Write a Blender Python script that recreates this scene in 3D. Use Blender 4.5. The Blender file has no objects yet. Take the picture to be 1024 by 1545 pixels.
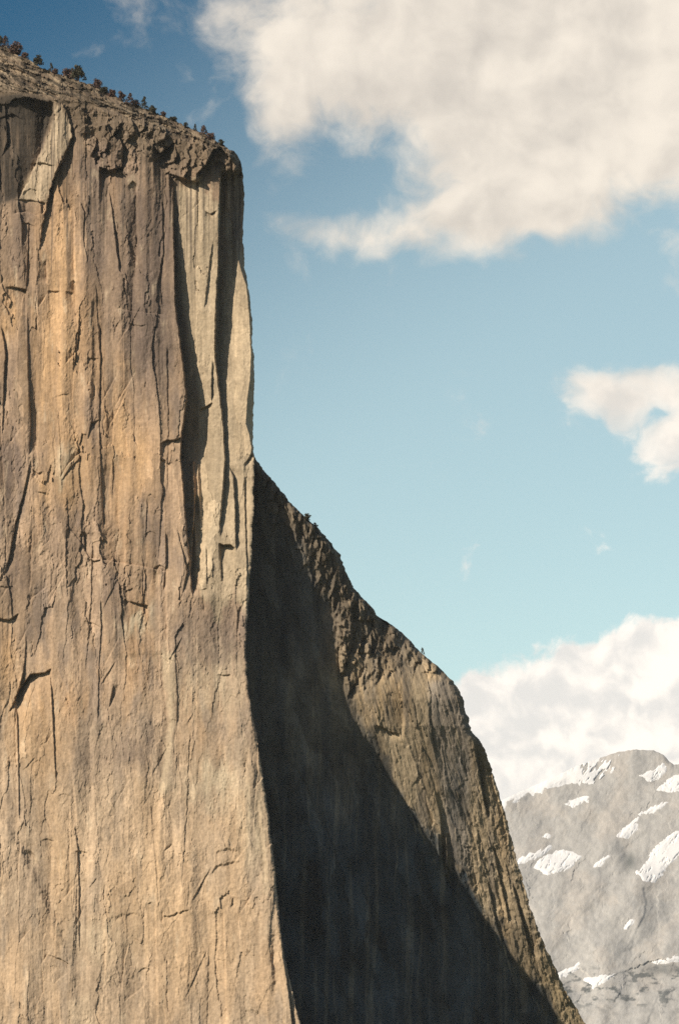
import bpy, bmesh, math, random
import numpy as np

C = bpy.context.scene
COL = C.collection
R = math.radians

# ------------------------------------------------------------------ camera
# telephoto view from the valley floor, kept level, the frame raised by lens shift
FPX, HX, HY = 4500.0, 512.0, 1900.0          # focal length and horizon of the lens in frame units
IW, IH = 1024.0, 1545.0
cd = bpy.data.cameras.new('camera')
cam = bpy.data.objects.new('camera', cd)
COL.objects.link(cam)
cam.location = (0, 0, 0)
cam.rotation_euler = (R(90), 0, 0)
cd.sensor_fit = 'VERTICAL'
cd.sensor_height = 24.0
cd.lens = FPX / IH * 24.0
cd.shift_y = (HY - IH / 2) / IH
cd.shift_x = -(HX - IW / 2) / IH
cd.clip_start = 1.0
cd.clip_end = 60000.0
C.camera = cam

# ------------------------------------------------------------------ light
SUN_AZ, SUN_EL = 57.0, 31.0                    # degrees left of straight behind the camera, height
hx, hy, hz = math.cos(R(SUN_EL)) * math.sin(R(SUN_AZ)), math.cos(R(SUN_EL)) * math.cos(R(SUN_AZ)), math.sin(R(SUN_EL))
# vector towards the sun = (-hx, -hy, hz)
sl = bpy.data.lights.new('sun', 'SUN')
sl.energy = 5.0
sl.angle = R(0.5)
sl.color = (1.0, 0.895, 0.75)
sun = bpy.data.objects.new('sun', sl)
COL.objects.link(sun)
sun.rotation_euler = (R(90 - SUN_EL), 0, R(-SUN_AZ))
C.view_settings.view_transform = 'Standard'
C.view_settings.look = 'None'
C.view_settings.exposure = 0.0
C.view_settings.gamma = 1.0
C.cycles.use_denoising = False
C.cycles.max_bounces = 4
C.cycles.diffuse_bounces = 1
C.cycles.volume_bounces = 1

# ------------------------------------------------------------------ world: sky and clouds
W = bpy.data.worlds.new('World')
C.world = W
W.use_nodes = True
nt = W.node_tree
nt.nodes.clear()


class G:
    """small helper for building node graphs from expressions"""
    def __init__(s, tree):
        s.t = tree

    def n(s, kind, **kw):
        nd = s.t.nodes.new(kind)
        for k, v in kw.items():
            setattr(nd, k, v)
        return nd

    def put(s, sock, v):
        if hasattr(v, 'is_output'):
            s.t.links.new(v, sock)
        else:
            sock.default_value = v

    def m(s, op, a, b=None, c=None, clamp=False):
        nd = s.n('ShaderNodeMath', operation=op, use_clamp=clamp)
        s.put(nd.inputs[0], a)
        if b is not None:
            s.put(nd.inputs[1], b)
        if c is not None:
            s.put(nd.inputs[2], c)
        return nd.outputs[0]

    def v(s, op, a, b=None, c=None):
        nd = s.n('ShaderNodeVectorMath', operation=op)
        s.put(nd.inputs[0], a)
        if b is not None:
            s.put(nd.inputs[1], b)
        if c is not None:
            s.put(nd.inputs[2], c)
        return nd.outputs['Value'] if op in ('DOT_PRODUCT', 'LENGTH', 'DISTANCE') else nd.outputs[0]

    def xyz(s, x, y, z):
        nd = s.n('ShaderNodeCombineXYZ')
        for i, q in enumerate((x, y, z)):
            s.put(nd.inputs[i], q)
        return nd.outputs[0]

    def noise(s, vec, scale, detail=6.0, rough=0.55, dist=0.0, lac=2.0):
        nd = s.n('ShaderNodeTexNoise')
        s.put(nd.inputs['Vector'], vec)
        nd.inputs['Scale'].default_value = scale
        nd.inputs['Detail'].default_value = detail
        nd.inputs['Roughness'].default_value = rough
        nd.inputs['Lacunarity'].default_value = lac
        nd.inputs['Distortion'].default_value = dist
        return nd

    def smooth(s, x, lo, hi, a=0.0, b=1.0):
        nd = s.n('ShaderNodeMapRange', interpolation_type='SMOOTHSTEP')
        s.put(nd.inputs['Value'], x)
        s.put(nd.inputs['From Min'], lo)
        s.put(nd.inputs['From Max'], hi)
        s.put(nd.inputs['To Min'], a)
        s.put(nd.inputs['To Max'], b)
        return nd.outputs[0]

    def mix(s, f, a, b, blend='MIX'):
        nd = s.n('ShaderNodeMix', data_type='RGBA', blend_type=blend)
        s.put(nd.inputs[0], f)
        s.put(nd.inputs[6], a if hasattr(a, 'is_output') else (*a, 1.0))
        s.put(nd.inputs[7], b if hasattr(b, 'is_output') else (*b, 1.0))
        return nd.outputs[2]


g = G(nt)
tc = g.n('ShaderNodeTexCoord')
sx = g.n('ShaderNodeSeparateXYZ')
nt.links.new(tc.outputs['Generated'], sx.inputs[0])
dx, dy, dz = sx.outputs
sky = g.n('ShaderNodeTexSky', sky_type='NISHITA')
sky.sun_disc = False
sky.sun_elevation = R(SUN_EL)
sky.sun_rotation = R(180 + SUN_AZ)
sky.air_density = 1.0
sky.dust_density = 0.6
sky.ozone_density = 1.5
# bearing and height of a direction, in hundredths of the lens unit
den = g.m('MAXIMUM', g.m('ABSOLUTE', dy), 0.2)
u = g.m('MULTIPLY_ADD', g.m('DIVIDE', dx, den), 45.0, 5.12)
v = g.m('MULTIPLY_ADD', g.m('DIVIDE', dz, den), -45.0, 19.0)
uv = g.xyz(u, v, 0.0)
ahead = g.smooth(dy, 0.25, 0.6)
# domain warp
wn = g.noise(uv, 0.55, 3.0, 0.5)
uvw = g.v('ADD', uv, g.v('MULTIPLY', g.v('SUBTRACT', wn.outputs['Color'], (0.5, 0.5, 0.5)), (1.1, 1.1, 0.0)))
BLOBS = [  # centre, radii, weight
    (7.4, .1, 4.3, 1.2, 1.0), (9.2, 1.3, 2.6, 1.4, .9), (7.8, 2.3, 1.45, 1.1, .85), (4.4, 1.2, .8, .75, .68),
    (3.6, .2, .5, .3, .25), (5.6, 1.2, 1.0, .7, .75), (6.9, 3.35, 1.05, .6, .72), (7.9, 3.5, .9, .4, .35), (4.98, 3.42, .8, .34, .70),
    (8.5, 3.4, .45, .35, .34), (10.3, 2.2, 1.3, .8, .5), (4.1, 2.0, .42, .45, .42), (9.8, 3.3, 1.2, .6, .2),
    (9.5, 6.0, .75, .5, .85), (10.3, 6.5, .85, .62, .85), (8.85, 5.75, .42, .28, .5), (9.9, 5.6, .5, .3, .3),
    (9.75, 6.2, .36, .22, -.75), (9.6, 10.42, .3, .22, -.55), (10.2, 10.5, .3, .3, -.6),
    (6.75, 5.65, .65, .4, .17), (7.6, 6.1, .6, .3, .12), (2.0, .75, .4, .16, .12),
    (9.7, 10.35, 1.15, .85, 1.0), (8.3, 10.95, 1.15, .75, .9), (7.3, 10.9, .55, .65, .65), (9.0, 11.9, 2.6, 1.0, 1.0),
    (11.6, 10.6, 1.6, 1.2, 1.0), (6.5, 11.9, 1.8, .9, .8),
    (14.5, 2.2, 2.6, 2.2, .8), (17.5, 8.0, 3.0, 1.6, .7), (-4.0, 10.5, 4.0, 1.6, .7), (13.0, -4.0, 4.5, 2.2, .8),
]
tot = None
for bx, by, rx, ry, w in BLOBS:
    d = g.v('MULTIPLY', g.v('SUBTRACT', uvw, (bx, by, 0)), (1 / rx, 1 / ry, 0))
    e = g.m('EXPONENT', g.m('MULTIPLY', g.v('DOT_PRODUCT', d, d), -1.0))
    tot = g.m('MULTIPLY', e, w) if tot is None else g.m('MULTIPLY_ADD', e, w, tot)
n1 = g.noise(uvw, 0.8, 9.0, 0.56, 0.2).outputs['Fac']
n4 = g.noise(uvw, 2.6, 7.0, 0.6, 0.3).outputs['Fac']
dens = g.m('ADD', tot, g.m('MULTIPLY', g.m('SUBTRACT', n1, 0.5), 1.5))
dens = g.m('MULTIPLY_ADD', g.m('SUBTRACT', n4, 0.5), 0.55, dens)
low = g.smooth(v, 3.5, 9.0)                            # the cumulus bank low over the mountain has firmer edges
cov_soft = g.smooth(dens, 0.16, 0.95)
cov_hard = g.smooth(dens, 0.26, 0.54)
cov = g.m('ADD', g.m('MULTIPLY', cov_soft, g.m('SUBTRACT', 1.0, low)), g.m('MULTIPLY', cov_hard, low))
cov = g.m('MULTIPLY', cov, ahead)
# light and dark of the cloud: thickness gradient towards the sun (upper left)
n2 = g.noise(g.v('ADD', uvw, (-0.22, -0.30, 0.0)), 0.8, 4.0, 0.5, 0.1).outputs['Fac']
n3 = g.noise(uv, 0.35, 5.0, 0.55).outputs['Fac']
shade = g.m('MULTIPLY_ADD', g.m('SUBTRACT', g.noise(uvw, 0.8, 4.0, 0.5, 0.1).outputs['Fac'], n2), 1.5, 0.66)
shade = g.m('MULTIPLY_ADD', g.m('SUBTRACT', n3, 0.5), 1.4, shade)
shade = g.smooth(shade, 0.1, 1.1)
c_top = g.mix(shade, (0.66, 0.60, 0.53), (1.0, 0.90, 0.77))
nb1 = g.noise(uvw, 1.5, 5.0, 0.52, 0.1).outputs['Fac']
nb2 = g.noise(g.v('ADD', uvw, (-0.13, -0.20, 0.0)), 1.5, 5.0, 0.52, 0.1).outputs['Fac']
billow = g.m('MULTIPLY_ADD', g.m('SUBTRACT', nb1, nb2), 2.2, g.m('MULTIPLY_ADD', shade, 0.8, 0.05))
billow = g.smooth(billow, 0.05, 0.95)
c_low = g.mix(billow, (0.88, 0.845, 0.80), (1.22, 1.12, 1.01))
c_cloud = g.mix(low, c_top, c_low)
# clear sky: deeper to the upper left, paler low down
sky_scaled = g.mix(1.0, sky.outputs[0], (0.10, 0.10, 0.10), 'MULTIPLY')
height = g.smooth(g.m('SUBTRACT', g.m('MULTIPLY', u, 0.7), g.m('MULTIPLY', v, -1.0)), -1.0, 11.0)
tint = g.mix(height, (0.11, 0.51, 0.64), (2.30, 2.10, 1.52))
clear = g.mix(ahead, g.mix(1.0, sky_scaled, (0.46, 0.52, 0.58), 'MULTIPLY'), g.mix(1.0, sky_scaled, tint, 'MULTIPLY'))
full = g.mix(g.m('MULTIPLY', cov, 0.96), clear, c_cloud)
bg = g.n('ShaderNodeBackground')
nt.links.new(full, bg.inputs[0])
bg.inputs[1].default_value = 1.0
out = g.n('ShaderNodeOutputWorld')
nt.links.new(bg.outputs[0], out.inputs[0])


# ------------------------------------------------------------------ numeric noise
_rt = np.random.RandomState(11)
_ang = _rt.rand(65536).astype(np.float32) * np.float32(2 * math.pi)
_COS, _SIN, _VAL = np.cos(_ang), np.sin(_ang), _rt.rand(3, 65536).astype(np.float32)


def _cell(ix, iy, seed):
    return (((ix + seed * 37) & 255) << 8) | ((iy + seed * 91) & 255)


def gnoise(x, y, seed=0):
    """gradient noise, about -1..1"""
    x, y = np.broadcast_arrays(np.asarray(x, np.float32), np.asarray(y, np.float32))
    gx, gy = np.floor(x), np.floor(y)
    fx, fy = x - gx, y - gy
    ix, iy = gx.astype(np.int32), gy.astype(np.int32)
    ux, uy = fx * fx * fx * (fx * (fx * 6 - 15) + 10), fy * fy * fy * (fy * (fy * 6 - 15) + 10)
    r = []
    for ax, ay in ((0, 0), (1, 0), (0, 1), (1, 1)):
        h = _cell(ix + ax, iy + ay, seed)
        r.append(_COS[h] * (fx - ax) + _SIN[h] * (fy - ay))
    return 1.5 * ((r[0] * (1 - ux) + r[1] * ux) * (1 - uy) + (r[2] * (1 - ux) + r[3] * ux) * uy)


def fbm(x, y, octs=4, rough=0.5, seed=0):
    s, a, t = 0, 1.0, 0
    for o in range(octs):
        s = s + a * gnoise(x * 2 ** o + 17.3 * o, y * 2 ** o + 9.1 * o, seed + o)
        t += a
        a *= rough
    return s / t * 1.3


def ridged(x, y, octs=4, rough=0.5, seed=0):
    s, a, t = 0, 1.0, 0
    for o in range(octs):
        s = s + a * (1 - 2 * np.abs(gnoise(x * 2 ** o + 3.7 * o, y * 2 ** o + 5.9 * o, seed + o)))
        t += a
        a *= rough
    return s / t


def cells(x, y, seed=0):
    """per-cell random value and sideways offset of a jittered cell pattern"""
    x, y = np.asarray(x, np.float32), np.asarray(y, np.float32)
    ix, iy = np.floor(x).astype(np.int32), np.floor(y).astype(np.int32)
    best = np.full(x.shape, 9.0, np.float32)
    val = np.zeros(x.shape, np.float32)
    tx = np.zeros(x.shape, np.float32)
    for ax in (-1, 0, 1):
        for ay in (-1, 0, 1):
            h = _cell(ix + ax, iy + ay, seed)
            px, py = ix + ax + _VAL[0][h], iy + ay + _VAL[1][h]
            dd = (x - px) ** 2 + (y - py) ** 2
            w = dd < best
            best = np.where(w, dd, best)
            val = np.where(w, _VAL[2][h], val)
            tx = np.where(w, x - px, tx)
    return val, tx


def facets(x, y, seed=0):
    """a mosaic of tilted planes: height, and a random value per plane"""
    x, y = np.asarray(x, np.float32), np.asarray(y, np.float32)
    ix, iy = np.floor(x).astype(np.int32), np.floor(y).astype(np.int32)
    best = np.full(x.shape, 9.0, np.float32)
    hgt = np.zeros(x.shape, np.float32)
    val = np.zeros(x.shape, np.float32)
    for ax in (-1, 0, 1):
        for ay in (-1, 0, 1):
            h = _cell(ix + ax, iy + ay, seed)
            ox, oy = x - (ix + ax + _VAL[0][h]), y - (iy + ay + _VAL[1][h])
            dd = ox * ox + oy * oy
            w = dd < best
            best = np.where(w, dd, best)
            k = (h * 7919 + 12345) & 65535
            hgt = np.where(w, ox * (2 * _VAL[2][h] - 0.75) + oy * (2 * _VAL[0][k] - 1) + 0.35 * (_VAL[1][k] - 0.5), hgt)
            val = np.where(w, _VAL[2][k], val)
    return hgt, val


def terr(n, k, sharp=0.18):
    """terraces: flat treads with steep risers"""
    q = n * k
    f = np.floor(q)
    r = q - f
    return (f + sstep(r, 0.5 - sharp, 0.5 + sharp)) / k


def sstep(x, a, b):
    t = np.clip((x - a) / (b - a), 0, 1)
    return t * t * (3 - 2 * t)


def curve(pts, t, col=1, key=0):
    p = sorted(pts, key=lambda q: q[key])
    return np.interp(t, [q[key] for q in p], [q[col] for q in p])


def poly_mask(px, py, pts, soft=6.0):
    """soft inside mask of a polygon"""
    inside = np.zeros(px.shape, bool)
    dist = np.full(px.shape, 1e9)
    n = len(pts)
    for i in range(n):
        (x1, y1), (x2, y2) = pts[i], pts[(i + 1) % n]
        if y1 != y2:
            c = ((y1 > py) != (y2 > py)) & (px < (x2 - x1) * (py - y1) / (y2 - y1) + x1)
            inside ^= c
        ex, ey = x2 - x1, y2 - y1
        t = np.clip(((px - x1) * ex + (py - y1) * ey) / (ex * ex + ey * ey + 1e-9), 0, 1)
        dist = np.minimum(dist, np.hypot(px - x1 - t * ex, py - y1 - t * ey))
    return sstep(np.where(inside, dist, -dist), -soft, soft)


def ellipse(px, py, cx, cy, rx, ry):
    return np.exp(-((px - cx) / rx) ** 2 - ((py - cy) / ry) ** 2)


# ------------------------------------------------------------------ mesh helpers
def link(name, me, mat=None, parent=None):
    o = bpy.data.objects.new(name, me)
    COL.objects.link(o)
    if mat:
        me.materials.append(mat)
    if parent:
        o.parent = parent
    return o


def grid_mesh(name, X, Y, Z, color=None, mask=None, surf=None):
    """a sheet of quads over 2-D arrays"""
    nr, nc = X.shape
    me = bpy.data.meshes.new(name)
    co = np.stack([X, Y, Z], -1).reshape(-1, 3).astype(np.float32)
    idx = np.arange(nr * nc).reshape(nr, nc)
    q = np.stack([idx[1:, :-1], idx[1:, 1:], idx[:-1, 1:], idx[:-1, :-1]], -1).reshape(-1, 4)
    if mask is not None:
        keep = (mask[1:, :-1] & mask[1:, 1:] & mask[:-1, 1:] & mask[:-1, :-1]).reshape(-1)
        q = q[keep]
        used = np.zeros(nr * nc, bool)
        used[q.ravel()] = True
        remap = np.cumsum(used) - 1
        co = co[used]
        q = remap[q]
        if color is not None:
            color = color.reshape(-1, color.shape[-1])[used]
    me.vertices.add(len(co))
    me.vertices.foreach_set('co', co.ravel())
    me.loops.add(q.size)
    me.loops.foreach_set('vertex_index', q.ravel().astype(np.int32))
    me.polygons.add(len(q))
    me.polygons.foreach_set('loop_start', (np.arange(len(q)) * 4).astype(np.int32))
    me.polygons.foreach_set('loop_total', np.full(len(q), 4, np.int32))
    me.polygons.foreach_set('use_smooth', np.ones(len(q), bool))
    if color is not None:
        at = me.color_attributes.new('rock', 'FLOAT_COLOR', 'POINT')
        c = np.ones((len(co), 4), np.float32)
        c[:, :3] = color.reshape(-1, 3)
        at.data.foreach_set('color', c.ravel())
    if surf is not None:
        at = me.attributes.new('surf', 'FLOAT_VECTOR', 'POINT')
        at.data.foreach_set('vector', np.stack([surf[0], surf[1], surf[0] * 0], -1).reshape(-1).astype(np.float32))
    me.update()
    me.validate()
    return me


def rock_material(name, grain, bump, streak, rough=0.9, speck=0.85, relief=0.45):
    """mineral colour carried by the mesh, broken up by grain, streaks and fine bump"""
    m = bpy.data.materials.new(name)
    m.use_nodes = True
    t = m.node_tree
    h = G(t)
    b = t.nodes['Principled BSDF']
    at = h.n('ShaderNodeAttribute', attribute_name='rock')
    pos = h.n('ShaderNodeAttribute', attribute_name='surf').outputs['Vector']
    fine = h.noise(pos, grain, 5.0, 0.65).outputs['Fac']
    st = h.noise(h.v('MULTIPLY', pos, (1.0, 0.04, 1.0)), streak, 4.0, 0.6).outputs['Fac']
    f1 = h.m('MULTIPLY_ADD', h.m('SUBTRACT', fine, 0.5), speck, 1.0)
    f2 = h.m('MULTIPLY_ADD', h.m('SUBTRACT', st, 0.5), 0.4, 1.0)
    f = h.m('MULTIPLY', f1, f2)
    col = h.v('MULTIPLY', at.outputs['Color'], h.xyz(f, f, f))
    t.links.new(col, b.inputs['Base Color'])
    b.inputs['Roughness'].default_value = rough
    b.inputs['Specular IOR Level'].default_value = 0.15
    bp = h.n('ShaderNodeBump')
    bp.inputs['Strength'].default_value = relief
    bp.inputs['Distance'].default_value = bump
    t.links.new(h.noise(pos, grain * 0.6, 6.0, 0.7).outputs['Fac'], bp.inputs['Height'])
    t.links.new(bp.outputs[0], b.inputs['Normal'])
    return m


def plain(name, color, rough=0.8, scale=1.0, var=0.5):
    m = bpy.data.materials.new(name)
    m.use_nodes = True
    t = m.node_tree
    h = G(t)
    b = t.nodes['Principled BSDF']
    pos = h.n('ShaderNodeNewGeometry').outputs['Position']
    f = h.m('MULTIPLY_ADD', h.m('SUBTRACT', h.noise(pos, scale, 5.0, 0.6).outputs['Fac'], 0.5), var * 2, 1.0)
    t.links.new(h.v('MULTIPLY', (*color,), h.xyz(f, f, f)), b.inputs['Base Color'])
    b.inputs['Roughness'].default_value = rough
    b.inputs['Specular IOR Level'].default_value = 0.2
    return m


def mixc(base, color, w):
    return base * (1 - w[..., None]) + np.array(color) * w[..., None]


M = 0.6                                       # metres per lens unit at the cliff
EDGE_Y = 2700.0

# ------------------------------------------------------------------ outlines of the rock, as seen from the valley
SKY = [(-400, -120), (-100, 8), (-10, 60), (0, 67), (15, 74), (30, 84), (45, 90), (60, 101), (90, 112), (118, 122), (130, 125),
       (160, 137), (180, 148), (200, 158), (220, 163), (240, 172), (260, 180), (280, 190), (310, 203), (325, 212), (340, 220), (352, 228),
       (360, 236), (364, 245), (480, 330)]
RIM = [(-400, -20), (-10, 135), (40, 142), (75, 150), (100, 150), (130, 154), (160, 166), (200, 183), (240, 198), (280, 211), (320, 224), (345, 234), (364, 248), (480, 330)]
NOSE = [(362, 200), (362, 238), (365, 250), (366, 258), (368, 290), (369, 305), (367, 330), (366, 360), (368, 385), (372, 420), (376, 440), (379, 470),
        (381, 500), (381, 530), (384, 550), (384, 580), (382, 620), (382, 680), (384, 700), (383, 760), (380, 830), (376, 890),
        (373, 940), (371, 980), (373, 1020), (376, 1050), (384, 1090), (392, 1140), (398, 1180), (404, 1220), (410, 1270),
        (415, 1310), (420, 1370), (425, 1420), (431, 1450), (442, 1500), (453, 1545), (470, 1640), (500, 1910)]
WSHADOW = [(381, 690), (397, 718), (424, 750), (468, 812), (503, 868), (518, 915), (520, 950), (523, 1000), (532, 1055), (546, 1095),
           (580, 1150), (610, 1205), (640, 1260), (680, 1320), (715, 1372), (750, 1425), (790, 1480), (830, 1540), (870, 1600), (1010, 1910)]
WRIM = [(300, 560), (384, 690), (400, 712), (420, 735), (437, 757), (460, 780), (480, 797), (500, 820), (513, 838), (520, 860), (533, 885),
        (545, 900), (560, 915), (570, 930), (590, 942), (612, 960), (635, 985), (660, 1005), (680, 1025), (693, 1042), (699, 1058),
        (699, 1068), (707, 1085), (710, 1102), (722, 1115), (735, 1140), (742, 1165), (752, 1195), (762, 1230), (772, 1270), (780, 1300),
        (790, 1335), (800, 1370), (812, 1405), (823, 1430), (835, 1455), (850, 1490), (868, 1520), (882, 1545), (1010, 1800), (1080, 1910)]


# ------------------------------------------------------------------ relief operators (metres are M times these)
STEP = 1.4


def step(F, px, py, pts, L=20.0, side=1, w=0.7, wob=1.0):
    """a vertical break: the rock to the right (side 1) or left (side -1) of the line is set back, recovering over L"""
    ys = [q[1] for q in pts]
    xe = curve(pts, py, 0, 1) + wob * fbm(py / 14.0, py * 0 + pts[0][0], 3, 0.6, 5)
    tp = min(14.0, 0.3 * (max(ys) - min(ys)))
    dr = STEP * curve(pts, py, 2, 1) * sstep(py, min(ys), min(ys) + tp) * (1 - sstep(py, max(ys) - tp, max(ys)))
    d = (px - xe) * side
    return F - dr * sstep(d, -w, w) * np.exp(-np.maximum(d, 0) / L)


def roof(F, px, py, pts, L=20.0, side=1, w=0.7, wob=1.0):
    """an overhang: the rock below (side 1) the line is set back; side -1 sets back the rock above, leaving a ledge"""
    xs = [q[0] for q in pts]
    ye = curve(pts, px, 1, 0) + wob * fbm(px / 9.0, px * 0 + pts[0][1], 3, 0.6, 6)
    x0, x1 = min(xs), max(xs)
    dr = curve(pts, px, 2, 0) * sstep(px, x0 - 2, x0 + 3) * (1 - sstep(px, x1 - 2, x1 + 2))
    d = (py - ye) * side
    return F - 1.25 * dr * sstep(d, -w, w) * np.exp(-np.maximum(d, 0) / L)


def blade(F, px, py, pts, wid):
    ys = [q[1] for q in pts]
    xe = curve(pts, py, 0, 1)
    h = curve(pts, py, 2, 1) * ((py >= min(ys)) & (py <= max(ys)))
    return F + h * np.maximum(0, 1 - np.abs(px - xe) / wid)


# ------------------------------------------------------------------ main cliff
def cliff_relief(px, py):
    F = np.zeros(px.shape)
    up = sstep(py, 900, 1050)                                # the foot of the wall flares out
    F += np.maximum(0, (py - 930) / 600.0) ** 1.4 * 70
    # broad form
    wx = px + 7 * fbm(px / 70, py / 260, 2, 0.5, 40)
    F += 6.0 * fbm(wx / 70, py / 330, 3, 0.5, 1)
    F += 6.0 * fbm(wx / 34, py / 420, 2, 0.45, 41) * (1 - 0.4 * up)
    F += 1.1 * terr(fbm(wx / 30, py / 420, 2, 0.5, 2), 3, 0.2)
    # no flutes on the summit slabs
    rim = curve(RIM, px) + 5 * fbm(px / 25, px * 0, 3, 0.5, 9)
    wall = 1 - sstep(rim - py, -10, 8)
    # patches of broken rock between smooth sheets
    patch = sstep(fbm(px / 45, py / 75, 5, 0.62, 50), -0.05, 0.32)
    patch = np.clip(patch + 0.9 * ellipse(px, py, 50, 800, 55, 70) + 0.9 * ellipse(px, py, 335, 960, 50, 50) + 0.8 * ellipse(px, py, 150, 860, 60, 40)
                    + 0.9 * ellipse(px, py, 150, 1180, 60, 90) + .8 * ellipse(px, py, 350, 1230, 50, 60) + 0.7 * ellipse(px, py, 130, 500, 20, 60)
                    - 0.8 * ellipse(px, py, 85, 560, 35, 100) - 0.7 * ellipse(px, py, 200, 720, 45, 100) - .7 * ellipse(px, py, 300, 420, 26, 130), 0, 1) * wall
    calm = 1 - .5 * poly_mask(px, py, [(264, 270), (345, 260), (386, 440), (386, 850), (300, 850), (300, 600)], 4)
    # exfoliation sheets: a mosaic of tilted planes, tall on the upper wall, squarer below
    q1 = 0.26 * fbm(px / 34, py / 120, 3, .55, 61)
    q2 = 0.40 * fbm(px / 20, py / 50, 4, .6, 62)
    fa, va = facets(wx / 30 + q1, py / 170 + q2, 70)
    fb, vb0 = facets(px / 34 + py / 160 + q1 * 1.5, py / 60 + q2, 72)
    F += wall * calm * (2.8 * fa * (1 - .55 * up) + 0.9 * fb * up)
    f2, v2 = facets(wx / 13 + .5 * fbm(px / 12, py / 22, 4, .62, 63), py / 40 + px / 60 + .5 * fbm(px / 12, py / 18, 4, .62, 64), 80)
    F += calm * (0.25 + 1.0 * np.maximum(patch * (1 - .45 * up), .12 * up)) * 1.25 * f2 * wall
    f3, v3 = facets(px / 6 + py / 20 + .4 * fbm(px / 6, py / 8, 3, .6, 65), py / 13 + .4 * fbm(px / 6, py / 8, 3, .6, 66), 84)
    F += calm * patch * (1 - .4 * up) * 1.0 * f3 * wall
    # flutes and roughness
    fl = sstep(fbm(px / 40, py / 200, 3, 0.5, 51), -0.25, 0.45) * (1 - .3 * up) * wall
    F += fl * 1.1 * fbm(wx / 7, py / 330, 4, 0.55, 3)
    F += (0.25 + 1.0 * np.maximum(patch, .4 * up)) * 1.0 * fbm(px / 11, py / 16, 6, 0.64, 7)
    F += wall * 0.40 * fbm(px / 3.2, py / 5, 3, 0.6, 15)
    F += up * 1.1 * fbm(px / 18, py / 24, 6, 0.66, 13)
    # summit slabs leaning back above the rim
    above = np.maximum(0, rim - py)
    F -= 1.35 * above
    inz = sstep(rim - py, -6, 8)
    ca, sa = math.cos(0.42), math.sin(0.42)
    pu, pv = px * ca + py * sa, -px * sa + py * ca
    F += inz * (15.0 * terr(fbm(pu / 45, pv / 10, 4, 0.6, 10), 4, 0.08) + 4.0 * (cells(pu / 14, pv / 5, 92)[0] - .5) + 2.2 * fbm(px / 5, py / 4, 3, 0.6, 12))
    # blocky cap along the right part of the rim
    cap = poly_mask(px, py, [(95, 158), (140, 162), (240, 190), (330, 212), (375, 230), (375, 268), (345, 262), (322, 240), (300, 272), (255, 268), (230, 240), (190, 262), (150, 256)], 3)
    vb, tb = cells(px / 17 + 0.5 * fbm(px / 12, py / 12, 2, .5, 65), py / 19 + 0.5 * fbm(px / 12, py / 12, 2, .5, 66), 90)
    vc, tc_ = cells(px / 8 + 0.3 * fbm(px / 6, py / 6, 2, .5, 67), py / 8, 91)
    wq = 0.16 * fbm(px / 9, py / 9, 4, .65, 68)
    F += cap * (8.0 * facets(px / 18 + wq, py / 24 + wq + px / 70, 93)[0] + 4.0 * facets(px / 8 + wq, py / 11 + wq, 94)[0] + 3.0 * (vb - .5) + 3.0)
    # overhang shading the stained bay, upper left
    F = roof(F, px, py, [(-60, 160, 2), (10, 158, 3), (30, 147, 9), (48, 148, 16), (66, 153, 20), (80, 156, 12)], 80, wob=4)
    F = step(F, px, py, [(8, 150, 3), (12, 215, 5), (2, 240, 2)], 25)
    F = step(F, px, py, [(80, 150, 5), (80, 170, 12), (64, 222, 11), (54, 250, 9), (38, 285, 7), (24, 308, 4)], 30, -1, wob=3)
    F = roof(F, px, py, [(0, 178, 2), (20, 172, 5), (34, 180, 2)], 20)
    # pale leaning ramp and its shaded right edge
    F = step(F, px, py, [(92, 150, 2), (104, 175, 5), (110, 205, 7), (98, 235, 9), (84, 262, 10), (76, 290, 10), (70, 315, 9), (64, 345, 6), (60, 380, 2)], 26, wob=3)
    F = roof(F, px, py, [(48, 247, 3), (65, 246, 5), (82, 250, 3)], 6)
    F = roof(F, px, py, [(24, 301, 2), (45, 302, 4), (68, 306, 4)], 18)
    F = roof(F, px, py, [(22, 322, 3), (40, 320, 4), (56, 326, 2)], 8, -1)
    # the square block with the dark roof beneath
    F = step(F, px, py, [(148, 190, 2), (150, 225, 3), (151, 252, 4)], 6, -1)
    F = step(F, px, py, [(178, 200, 5), (186, 222, 10), (184, 256, 11)], 22)
    F = roof(F, px, py, [(151, 252, 12), (165, 257, 15), (186, 252, 13)], 30)
    # stepped overhangs under the cap, right
    F = roof(F, px, py, [(232, 222, 6), (242, 232, 15), (252, 225, 16), (262, 215, 8)], 30)
    F = roof(F, px, py, [(256, 262, 7), (268, 266, 15), (285, 272, 14), (300, 275, 8)], 45)
    F = roof(F, px, py, [(298, 262, 13), (312, 247, 20), (322, 226, 22), (334, 222, 18), (345, 236, 14), (352, 246, 10)], 50)
    F = roof(F, px, py, [(322, 248, 4), (332, 243, 7), (342, 250, 5)], 14)
    F = roof(F, px, py, [(345, 262, 6), (356, 262, 12), (372, 256, 14)], 60)
    # great shadowed corners
    F = step(F, px, py, [(261, 268, 3), (262, 300, 5), (262, 340, 10), (264, 400, 15), (265, 460, 19), (270, 500, 20), (277, 550, 20),
                         (282, 600, 24), (279, 625, 29), (274, 660, 34), (273, 692, 30), (276, 720, 20), (280, 780, 12), (286, 840, 10), (290, 900, 2)], 95, w=1.2, wob=1.2)
    F = step(F, px, py, [(334, 255, 18), (331, 320, 34), (330, 400, 27), (327, 450, 24), (325, 500, 22), (325, 540, 20), (330, 580, 14), (337, 640, 9),
                         (340, 690, 8), (337, 740, 9), (332, 790, 6), (333, 815, 2)], 120, w=1.2, wob=1.2)
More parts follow.
